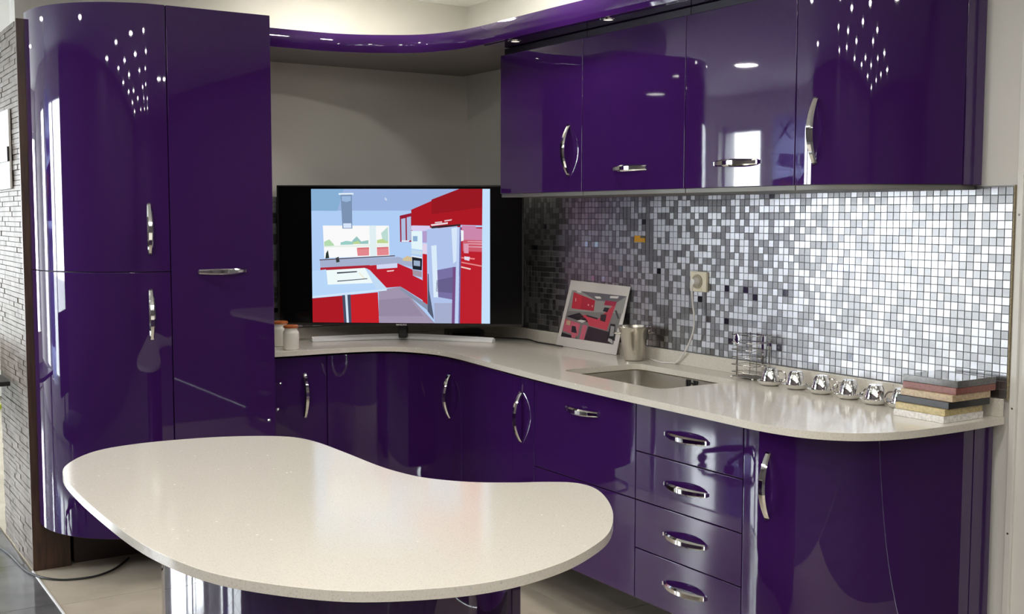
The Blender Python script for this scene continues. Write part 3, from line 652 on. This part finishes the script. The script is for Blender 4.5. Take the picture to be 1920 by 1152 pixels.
# ------------------------------------------------------------------ things on the worktop
# white jars
def jar(x, y, label, s=1.0):
    j = thing('storage_jar', (x, y, ZC), label, 'jar', 'white jars beside the tall cabinet')
    R_, H_ = 0.036*s, 0.088*s
    MB().lathe([(0.0005, 0.001), (R_*0.94, 0.001), (R_, 0.005), (R_, H_*0.82), (R_*0.97, H_*0.9), (R_*0.82, H_*0.97), (R_*0.80, H_), (R_*0.82, H_+0.008), (R_*0.80, H_+0.009)], 'porcelain', 10).build('body', j)
    MB().lathe([(R_*0.84, H_+0.008), (R_*0.93, H_+0.010), (R_*0.93, H_+0.017), (R_*0.8, H_+0.021), (0.0005, H_+0.023)], 'orange_wood', 28).build('lid', j)
    return j
jar(-1.128, -0.415, 'white octagonal jar with an orange wooden lid at the front of the worktop corner')
jar(-1.118, -0.262, 'white jar with an orange wooden lid half hidden by the front jar', 1.06)
jar(-1.185, -0.150, 'white jar with a raised orange lid mostly hidden behind the tall cabinet', 1.12)

# set-top box and lead
sb = thing('set_top_box', (-0.20, -0.34, ZC), 'small black box lying under the right part of the television', 'box')
sb.rotation_euler = (0, 0, math.atan2(ex.y, ex.x)+0.3)
MB().box(-0.09, 0.09, -0.06, 0.06, 0.003, 0.034, 'black_matte').build('case', sb, bevel=0.006)
MB().box(-0.07, 0.07, -0.0612, -0.059, 0.012, 0.024, 'black_gloss').build('front_window', sb)
for sx in (-0.07, 0.07): MB().box(sx-0.01, sx+0.01, -0.05, 0.05, 0.0, 0.004, 'cable_black').build('foot', sb)
lead = spline([(-0.17, -0.42, 0.905), (-0.12, -0.49, 0.9035), (-0.06, -0.58, 0.9035), (-0.032, -0.64, 0.9035), (-0.04, -0.70, 0.9035), (-0.062, -0.78, 0.9035), (-0.06, -0.88, 0.9035), (-0.062, -0.98, 0.9035)], 6)
tag(MB().tube(lead, 0.0032, 'cable_black', 8).build('black_lead', origin=(-0.1, -0.7, ZC)), 'thin black cable lying on the worktop from the television towards the leaning picture', 'cord')

# leaning print (A3 sheet)
BL, BR, TL_, TR_ = Vector((-0.040, -0.897, 0.9012)), Vector((-0.046, -1.350, 0.9012)), Vector((-0.0035, -0.962, 1.200)), Vector((-0.0035, -1.390, 1.192))
def pt_(u, v, d=0.0):
    p = (BL*(1-u)+BR*u)*v+(TL_*(1-u)+TR_*u)*(1-v)
    return p+Vector((-d, 0, 0.1*d))
pr = thing('printed_picture', tuple((BL+BR)/2), 'white sheet with a printed red kitchen picture leaning on the mosaic wall', 'picture'); po = tuple(pr.location)
mb = MB(); g = 6; vs = []
for d in (0.0012, 0.0):
    for j in range(g+1):
        for i in range(g+1): vs.append(pt_(i/g, j/g, d+0.004*math.sin(PI*i/g)*math.sin(PI*j/g)))
q = g+1; fs = [(j*q+i, (j+1)*q+i, (j+1)*q+i+1, j*q+i+1) for j in range(g) for i in range(g)]; fs += [tuple(reversed([k+q*q for k in f_])) for f_ in fs]
ring = [i for i in range(q)]+[j*q+g for j in range(1, q)]+[g*q+i for i in range(g-1, -1, -1)]+[j*q for j in range(g-1, 0, -1)]
fs += [(ring[i], ring[(i+1) % len(ring)], ring[(i+1) % len(ring)]+q*q, ring[i]+q*q) for i in range(len(ring))]
mb.add(vs, fs, 'paper'); mb.build('sheet', pr, po)
pp = MB()
def puv(x, y):
    # crop coordinates of the printed sheet
    tlx, tly, trx, try_, brx, bry, blx, bly = 328, 38, 1168, 105, 968, 1108, 80, 950
    u, v = 0.5, 0.5
    for _ in range(12):
        fx = (tlx*(1-u)+trx*u)*(1-v)+(blx*(1-u)+brx*u)*v-x; fy = (tly*(1-u)+try_*u)*(1-v)+(bly*(1-u)+bry*u)*v-y
        a = (trx-tlx)*(1-v)+(brx-blx)*v; b_ = (blx*(1-u)+brx*u)-(tlx*(1-u)+trx*u); c = (try_-tly)*(1-v)+(bry-bly)*v; d = (bly*(1-u)+bry*u)-(tly*(1-u)+try_*u)
        det = a*d-b_*c; u -= (fx*d-fy*b_)/det; v -= (a*fy-c*fx)/det
    return u, v
def pq(h, pts, lay):
    # subdivided fan so the print follows the slightly bowed sheet
    uv = [puv(*p) for p in pts]; vs = [pt_(u, v, 0.0014+0.00008*lay+0.004*math.sin(PI*u)*math.sin(PI*v)) for u, v in uv]
    n = len(vs); a = sum((uv[i][0]*uv[(i+1) % n][1]-uv[(i+1) % n][0]*uv[i][1]) for i in range(n))
    pp.add(vs, [tuple(range(n)) if a < 0 else tuple(range(n-1, -1, -1))], ink(h))
rows = 8
def grid(h, c, lay, k=6):
    (ax, ay), (bx, by), (cx_, cy_), (dx, dy) = c
    for i in range(k):
        for j in range(k):
            f_ = lambda s, t: ((ax*(1-s)+bx*s)*(1-t)+(dx*(1-s)+cx_*s)*t, (ay*(1-s)+by*s)*(1-t)+(dy*(1-s)+cy_*s)*t)
            pq(h, [f_(i/k, j/k), f_((i+1)/k, j/k), f_((i+1)/k, (j+1)/k), f_(i/k, (j+1)/k)], lay)
grid('8c8a88', [(345, 178), (1118, 245), (930, 955), (160, 830)], 0)
grid('a8a8a4', [(345, 178), (1118, 245), (1060, 500), (280, 470)], 2)
grid('76747a', [(480, 190), (1118, 245), (1000, 330), (700, 318)], 4)
grid('3a2c36', [(590, 690), (880, 770), (935, 950), (520, 885)], 4); grid('2e2a30', [(180, 770), (330, 820), (440, 870), (160, 830)], 4)
grid('c42a40', [(370, 205), (690, 318), (670, 470), (335, 432)], 6); grid('d83848', [(370, 205), (500, 250), (470, 450), (335, 432)], 8)
grid('b83050', [(835, 315), (990, 330), (960, 395), (815, 380)], 6); grid('d84a5c', [(940, 380), (985, 340), (850, 745), (640, 680)], 6); grid('d24858', [(400, 540), (560, 525), (850, 690), (840, 750)], 8); grid('d84a5c', [(560, 560), (880, 600), (845, 745), (600, 680)], 9)
grid('26262a', [(255, 545), (460, 495), (620, 640), (420, 600)], 8); grid('26262a', [(560, 525), (730, 570), (720, 590), (570, 545)], 10)
grid('d86a80', [(235, 580), (470, 650), (430, 830), (195, 750)], 9); grid('e07488', [(330, 655), (440, 650), (390, 860), (330, 850)], 10); grid('d8bc98', [(260, 605), (320, 612), (310, 675), (250, 665)], 12)
grid('30303a', [(340, 680), (400, 690), (415, 790), (330, 770)], 12); grid('e07088', [(510, 665), (575, 680), (520, 885), (450, 875)], 11); grid('e8e6e4', [(420, 610), (480, 595), (560, 612), (500, 640)], 12)
grid('303034', [(820, 415), (890, 420), (860, 485), (800, 470)], 10); grid('3a3036', [(770, 520), (850, 515), (830, 625), (760, 605)], 10); grid('4a4a50', [(960, 460), (985, 450), (1020, 570), (1000, 580)], 10)
grid('f4f2ee', [(410, 185), (480, 190), (490, 212), (430, 210)], 12); grid('f4f2ee', [(680, 260), (760, 260), (780, 290), (710, 292)], 12); grid('f4f2ee', [(900, 248), (1018, 248), (1000, 282), (895, 278)], 12)
grid('f0b0b0', [(395, 290), (410, 290), (410, 335), (395, 335)], 12, 2); grid('f0b0b0', [(585, 370), (605, 375), (600, 398), (582, 392)], 12, 2); grid('f0b0b0', [(645, 385), (662, 388), (658, 415), (642, 412)], 12, 2)
grid('202024', [(900, 650), (965, 655), (955, 900), (850, 870)], 8); grid('a8a8a8', [(905, 680), (955, 690), (940, 830), (885, 830)], 10); grid('c8c8c8', [(870, 860), (920, 880), (925, 945), (860, 900)], 12, 2)
o = pp.build('print', pr, po)

# ice bucket
bk = thing('ice_bucket', (-0.088, -1.520, ZC), 'stainless steel ice bucket with a rolled rim between the leaning picture and the sink', 'bucket')
MB().lathe([(0.0005, 0.001), (0.036, 0.001), (0.040, 0.004), (0.044, 0.03), (0.052, 0.075), (0.060, 0.118), (0.064, 0.130), (0.069, 0.137), (0.0705, 0.140), (0.069, 0.142), (0.0655, 0.140), (0.058, 0.118), (0.050, 0.075), (0.042, 0.03), (0.038, 0.006), (0.0005, 0.005)], 'steel', 40).build('body', bk)
dR = Vector((RT.x, RT.y, 0)).normalized()
for sgn in (1, -1):
    a = dR*sgn; pr_ = Vector((-a.y, a.x, 0))
    MB().tube([a*0.058+Vector((0, 0, 0.112)), a*0.079+Vector((0, 0, 0.113)), a*0.083+pr_*0.006+Vector((0, 0, 0.113)), a*0.079+pr_*0.012+Vector((0, 0, 0.113)), a*0.057+pr_*0.013+Vector((0, 0, 0.112))], 0.0035, 'steel', 8).build('grip', bk)

# espresso cups upside down on saucers
cup_places = [(-0.120, -2.318, -25, 'behind the cutlery rack'), (-0.112, -2.428, 30, ''), (-0.118, -2.548, -35, ''), (-0.123, -2.668, 165, ''), (-0.138, -2.786, 190, ''), (-0.130, -2.880, 165, '')]
ctx = ['first in the row, nearest the wire cutlery rack', 'second in the row counted from the wire cutlery rack', 'in the middle of the row', 'fourth in the row counted from the wire cutlery rack', 'last in full view before the stone samples', 'mostly hidden behind the stack of stone samples']
cup0 = sau0 = None
for i, (x, y, a, _) in enumerate(cup_places):
    if cup0 is None:
        s0 = tag(MB().lathe([(0.0005, 0.002), (0.026, 0.0005), (0.030, 0.002), (0.041, 0.008), (0.0465, 0.0155), (0.0475, 0.0175), (0.0450, 0.0172), (0.038, 0.0105), (0.030, 0.0075), (0.0005, 0.007)], 'chrome', 40).build('saucer', origin=(0, 0, 0)), '', 'saucer', 'chrome saucers on the worktop'); sau0 = s0
        c0 = thing('espresso_cup', (0, 0, 0), '', 'cup', 'chrome espresso cups on the worktop'); cup0 = c0
        MB().lathe([(0.0315, 0.0), (0.0335, 0.0), (0.0340, 0.002), (0.0325, 0.014), (0.0285, 0.034), (0.0235, 0.046), (0.0215, 0.0485), (0.020, 0.052), (0.0185, 0.0525), (0.0005, 0.0515)], 'chrome', 40).build('body', c0)
        MB().tube(spline([(0.030, 0, 0.010), (0.043, 0, 0.009), (0.0515, 0, 0.018), (0.050, 0, 0.031), (0.040, 0, 0.041), (0.024, 0, 0.042)], 5), 0.0024, 'chrome', 8).build('handle', c0)
        s, c = s0, c0
    else:
        s = copy_tree(sau0); c = copy_tree(cup0)
    s.location = (x, y, ZC+0.0002); c.location = (x, y, ZC+0.0086)
    # handle angle is measured from the direction along the wall
    c.rotation_euler = (0, 0, math.radians(a)+math.atan2(RT.y, RT.x)*0.6)
    s['label'] = 'chrome saucer under the cup, '+ctx[i]; c['label'] = 'upturned chrome espresso cup, '+ctx[i]

# wire cutlery rack with hanging cutlery
rk = thing('cutlery_rack', (-0.058, -2.168, ZC), 'small wire rack with horizontal rungs holding cutlery beside the sink', 'rack')
rx0, rx1, ry0, ry1 = -0.042, 0.030, -0.042, 0.066
MB().box(rx0, rx1, ry0, ry1, 0.006, 0.009, 'aluminium').build('base', rk, bevel=0.002)
for x in (rx0, rx1):
    for y in (ry0, ry1):
        MB().lathe([(0.0005, 0.0), (0.004, 0.002), (0.0045, 0.004), (0.003, 0.008)], 'chrome', 12, (x, y, 0.0)).build('foot', rk)
for x, y in ((0.030, 0.012), (rx1, ry1*0.7)):
    MB().tube([(x, y, 0.008), (x, y, 0.165)], 0.0018, 'chrome', 8).build('post', rk)
for k in range(6):
    z = 0.022+k*0.0275
    MB().tube([(rx0, ry1, z), (rx0, 0.0, z), (rx0, ry0, z), (rx1, ry0, z), (rx1, ry1, z), (rx0, ry1, z)], 0.0017, 'chrome', 6).build('rung', rk)
def cutlery(name, label, loc, kind):
    t = thing(name, loc, label, 'cutlery')
    if kind == 'spoon':
        MB().tube([(0, 0, z) for z in (0.0, 0.012, 0.045, 0.075, 0.10, 0.115)], 0.003, 'chrome', 8, rad=[0.003, 0.0045, 0.0035, 0.0022, 0.002, 0.002]).build('handle', t)
        mb = MB(); vs = []; fs = []; a, b_ = 8, 12
        for i in range(a+1):
            for j in range(b_):
                ph = i/a*0.98+0.01; w = math.sin(PI*ph)**0.7*0.0135; th_ = j*2*PI/b_
                vs.append((-0.002+math.cos(th_)*w*0.07, math.sin(th_)*w, 0.110+ph*0.044))
        fs = [(i*b_+j, i*b_+(j+1) % b_, (i+1)*b_+(j+1) % b_, (i+1)*b_+j) for i in range(a) for j in range(b_)]
        mb.add(vs, fs, 'chrome', True); mb.build('bowl', t)
    elif kind == 'knife':
        MB().tube([(0, 0, z) for z in (0.0, 0.012, 0.05, 0.08)], 0.004, 'chrome', 8, rad=[0.003, 0.005, 0.004, 0.003]).build('handle', t)
        mb = MB(); pr2 = [(-0.004, 0.078), (0.004, 0.078), (0.006, 0.12), (0.003, 0.15), (-0.004, 0.155)]
        mb.add([(-0.0008, y, z) for y, z in pr2]+[(0.0008, y, z) for y, z in pr2], [(0, 1, 2, 3, 4), (9, 8, 7, 6, 5)]+[(i, 5+i, 5+(i+1) % 5, (i+1) % 5) for i in range(5)], 'chrome'); mb.build('blade', t)
    else:
        MB().tube([(0, 0, z) for z in (0.0, 0.012, 0.045, 0.085, 0.11)], 0.003, 'chrome', 8, rad=[0.003, 0.0045, 0.0035, 0.0022, 0.003]).build('handle', t)
        MB().box(-0.001, 0.001, -0.010, 0.010, 0.108, 0.122, 'chrome').build('head', t, bevel=0.0008)
        for y in (-0.0085, -0.0028, 0.0028, 0.0085): MB().box(-0.0008, 0.0008, y-0.0016, y+0.0016, 0.120, 0.153, 'chrome').build('tine', t)
    return t
cutlery('spoon', 'chrome spoon hanging upright at the left side of the wire rack', (-0.106, -2.136, ZC+0.010), 'spoon')
cutlery('knife', 'chrome knife hanging in the middle of the wire rack', (-0.058, -2.2165, ZC+0.010), 'knife')
cutlery('fork', 'chrome fork hanging at the right side of the wire rack', (-0.026, -2.2165, ZC+0.012), 'fork')

# stack of stone samples
lay = [('sample_white', -0.252, -0.070, -3.122, -2.948, 0, 'white stone sample slab, lowest of the stack'), ('sample_yellow', -0.248, -0.072, -3.121, -2.950, 0.5, 'ochre yellow stone sample slab, second from the bottom of the stack'),
       ('sample_black', -0.236, -0.050, -3.128, -2.946, -1, 'black stone sample slab in the middle of the stack'), ('sample_tan', -0.228, -0.050, -3.130, -2.952, 0.5, 'tan stone sample slab above the black one in the stack'),
       ('sample_red', -0.214, -0.030, -3.132, -2.948, 0, 'reddish brown stone sample slab just under the grey one'), ('sample_grey', -0.211, -0.029, -3.133, -2.946, 0.5, 'polished grey stone sample slab on top of the stack')]
z = ZC+0.0003
for m_, x0, x1, y0, y1, a, lab in lay:
    cx, cy = (x0+x1)/2, (y0+y1)/2
    o = MB().box(x0-cx, x1-cx, y0-cy, y1-cy, 0, 0.0198, m_).build('stone_sample', bevel=0.0012); o.location = (cx, cy, z); o.rotation_euler = (0, 0, math.radians(a)); z += 0.0200
    tag(o, lab, 'stone sample', 'stack of stone samples')

# ------------------------------------------------------------------ island
ZI = 0.77
isl = [(-2.38, -1.852), (-2.332, -1.702), (-2.227, -1.57), (-2.086, -1.523), (-1.902, -1.536), (-1.759, -1.584), (-1.645, -1.668), (-1.603, -1.789), (-1.593, -1.987), (-1.590, -2.209), (-1.575, -2.338), (-1.545, -2.434), (-1.472, -2.535), (-1.378, -2.603), (-1.290, -2.650), (-1.235, -2.700), (-1.228, -2.775), (-1.272, -2.885), (-1.352, -3.014), (-1.458, -3.135), (-1.569, -3.212), (-1.687, -3.266), (-1.822, -3.292), (-1.948, -3.278), (-2.085, -3.222), (-2.174, -3.152), (-2.267, -3.032), (-2.325, -2.914), (-2.365, -2.749), (-2.384, -2.581), (-2.392, -2.348), (-2.393, -2.091)]
ip = spline(isl, 5, True)
il = thing('island', (-1.9, -2.5, 0), 'bean shaped island table with a cream speckled stone top and a purple curved base', 'kitchen island'); io = tuple(il.location)
mb = MB(); flat_with_hole(mb, ip, [], ZI, 'quartz', True); flat_with_hole(mb, ip, [], ZI-0.022, 'quartz', False); loop_wall(mb, ip, ZI-0.022, ZI, 'quartz')
mb.build('top', il, io, bevel=0.002, seg=2, angle=60)
bs = spline([(-1.50, -2.80), (-1.62, -2.93), (-1.77, -3.03), (-1.92, -3.07), (-2.05, -3.03), (-2.14, -2.94), (-2.195, -2.80), (-2.218, -2.60), (-2.205, -2.35), (-2.18, -2.10), (-2.13, -1.92), (-2.06, -1.80), (-1.9, -1.79), (-1.79, -1.87), (-1.75, -2.05), (-1.735, -2.3), (-1.70, -2.46), (-1.62, -2.60)], 5)
mb = MB(); mb.prism(bs, 0.08, ZI-0.022, 'purple', True); mb.build('base', il, io)
MB().prism(offset(bs[::-1], 0.05)[::-1], 0.0, 0.08, 'plinth', True).build('plinth', il, io)
MB().box(-1.520, -1.494, -2.824, -2.60, 0.08, ZI-0.022, 'purple').build('side_panel', il, io, bevel=0.002)

# ------------------------------------------------------------------ left edge: floor cable, wall box, table, chair
fc = spline([(-2.24, 0.75, 0.005), (-2.25, 0.55, 0.005), (-2.235, 0.33, 0.005), (-2.215, 0.17, 0.005), (-2.205, 0.0, 0.005), (-2.20, -0.09, 0.005), (-2.186, -0.178, 0.006), (-2.16, -0.261, 0.008), (-2.107, -0.318, 0.005), (-2.05, -0.346, 0.005), (-1.967, -0.35, 0.005), (-1.892, -0.305, 0.005), (-1.83, -0.23, 0.005), (-1.79, -0.17, 0.005)], 6)
tag(MB().tube(fc, 0.0045, 'cable_black', 8).build('floor_cable', origin=(-2.1, -0.2, 0)), 'black cable looping over the floor from under the rounded tall cabinet', 'cord')
wb = thing('wall_box', (XS-0.02, 0.33, 1.6), 'white wall box with a black band fixed to the stone cladding', 'wall box'); wbo = tuple(wb.location)
MB().box(XS-0.016, XS-0.005, 0.055, 0.52, 1.60, 1.935, 'white_plastic').build('case', wb, wbo, bevel=0.004)
MB().box(XS-0.024, XS-0.0155, 0.052, 0.52, 1.715, 1.778, 'black_matte').build('band', wb, wbo, bevel=0.002)
tb = thing('side_table', (-2.6, 0.5, 0), 'small dark topped table at the left edge beside the stone cladding', 'table'); tbo = tuple(tb.location)
MB().box(-2.72, -2.195, 0.12, 0.9, 0.755, 0.775, 'black_matte').build('top', tb, tbo, bevel=0.003)
for x, y in ((-2.24, 0.84), (-2.68, 0.16), (-2.68, 0.84), (-2.30, 0.40)): MB().tube([(x, y, 0), (x, y, 0.755)], 0.018, 'chrome', 12).build('leg', tb, tbo)
bx = MB().box(-2.62, -2.20, 0.62, 0.66, 0.776, 0.93, 'white_plastic').build('paper_stand', bevel=0.004); tag(bx, 'white upright board standing on the dark side table', 'board')
ch = thing('chair', (-2.25, 1.7, 0), 'yellow green chair with a chrome base beyond the side table', 'chair'); cho = tuple(ch.location)
MB().box(-2.46, -2.02, 1.48, 1.92, 0.44, 0.47, 'green_plastic').build('seat', ch, cho, bevel=0.01)
MB().box(-2.46, -2.02, 1.90, 1.94, 0.52, 1.02, 'green_plastic').build('backrest', ch, cho, bevel=0.01)
MB().tube([(-2.25, 1.7, 0.03), (-2.25, 1.7, 0.44)], 0.025, 'chrome', 12).build('column', ch, cho)
MB().lathe([(0.0005, 0.03), (0.03, 0.028), (0.2, 0.012), (0.21, 0.0)], 'chrome', 32, (-2.25, 1.7, 0)).build('foot', ch, cho)
for s_ in (-0.17, 0.17): MB().tube([(-2.25+s_, 1.9, 0.45), (-2.25+s_, 1.93, 0.56)], 0.012, 'chrome', 8).build('back_support', ch, cho)

# swivel chair in the daylight, mirrored in the drawer fronts
sw = thing('swivel_chair', (-2.9, -0.1, 0), 'dark swivel chair with a star base, mirrored in the drawer fronts', 'chair'); swo = tuple(sw.location)
for k in range(5):
    a = k*2*PI/5+0.4; c, d = math.cos(a), math.sin(a)
    MB().tube([(-2.9, -0.1, 0.10), (-2.9+0.15*c, -0.1+0.15*d, 0.095), (-2.9+0.29*c, -0.1+0.29*d, 0.065)], 0.018, 'black_matte', 8, rad=[0.026, 0.02, 0.014]).build('star_leg', sw, swo)
    MB().tube([(-2.9+0.29*c-0.02*d, -0.1+0.29*d+0.02*c, 0.028), (-2.9+0.29*c+0.02*d, -0.1+0.29*d-0.02*c, 0.028)], 0.028, 'black_matte', 14).build('castor', sw, swo)
MB().tube([(-2.9, -0.1, 0.09), (-2.9, -0.1, 0.43)], 0.028, 'chrome', 14).build('column', sw, swo)
MB().prism(round_rect(-3.14, -2.66, -0.33, 0.13, 0.09), 0.43, 0.51, 'chair_fabric').build('seat', sw, swo, bevel=0.02)
MB().box(-3.12, -2.68, 0.14, 0.19, 0.60, 1.02, 'chair_fabric').build('backrest', sw, swo, bevel=0.02)
MB().tube([(-2.9, 0.05, 0.44), (-2.9, 0.21, 0.46), (-2.9, 0.205, 0.75)], 0.02, 'black_matte', 8).build('back_support', sw, swo)

sw.location = (-3.1, -0.25, 0); sw.rotation_euler = (0, 0, 0.5)

# banner hanging at the window, mirrored in the wall cabinet door
bn = thing('hanging_banner', (-4.93, 1.62, 0.35), 'pale lilac banner with an orange patch hanging at the window, mirrored in the wall cabinet', 'banner'); bno = tuple(bn.location)
MB().box(-4.932, -4.928, 1.38, 1.88, 0.40, 2.34, 'banner_white').build('cloth', bn, bno)
MB().tube([(-4.93, 1.36, 2.345), (-4.93, 1.90, 2.345)], 0.012, 'silver', 10).build('rod', bn, bno)
bp_ = MB()
def bq(m, pts, l): bp_.add([(-4.9278+0.0004*l, y, z) for y, z in pts], [tuple(range(len(pts)))], m)
bq('banner_lilac', [(1.40, 2.05), (1.55, 2.0), (1.80, 2.02), (1.82, 1.92), (1.62, 1.88), (1.42, 1.90)][::-1], 1)
bq('banner_violet', [(1.385, 1.86), (1.875, 1.80), (1.875, 1.45), (1.385, 1.45)][::-1], 1)
bq('banner_orange', [(1.60, 1.74), (1.76, 1.80), (1.86, 1.66), (1.70, 1.58)][::-1], 2)
bq('banner_lilac', [(1.385, 1.40), (1.875, 1.40), (1.875, 0.60), (1.385, 0.60)][::-1], 1)
bp_.build('print', bn, bno)
cu = bpy.data.curves.new('banner_text', 'FONT'); cu.body = 'REX'; cu.size = 0.2; cu.align_x = 'CENTER'; cu.extrude = 0.0005
to = bpy.data.objects.new('tmp', cu); COL.objects.link(to); bpy.context.view_layer.update()
me = bpy.data.meshes.new_from_object(to.evaluated_get(bpy.context.evaluated_depsgraph_get())); bpy.data.objects.remove(to)
me.materials.clear(); me.materials.append(MATS['banner_ink']); lo = bpy.data.objects.new('lettering', me); COL.objects.link(lo); lo.parent = bn
lo.matrix_local = Matrix.Translation((0.0035, 0.01, 1.79)) @ Matrix.Rotation(PI/2, 4, 'Z') @ Matrix.Rotation(PI/2, 4, 'X')
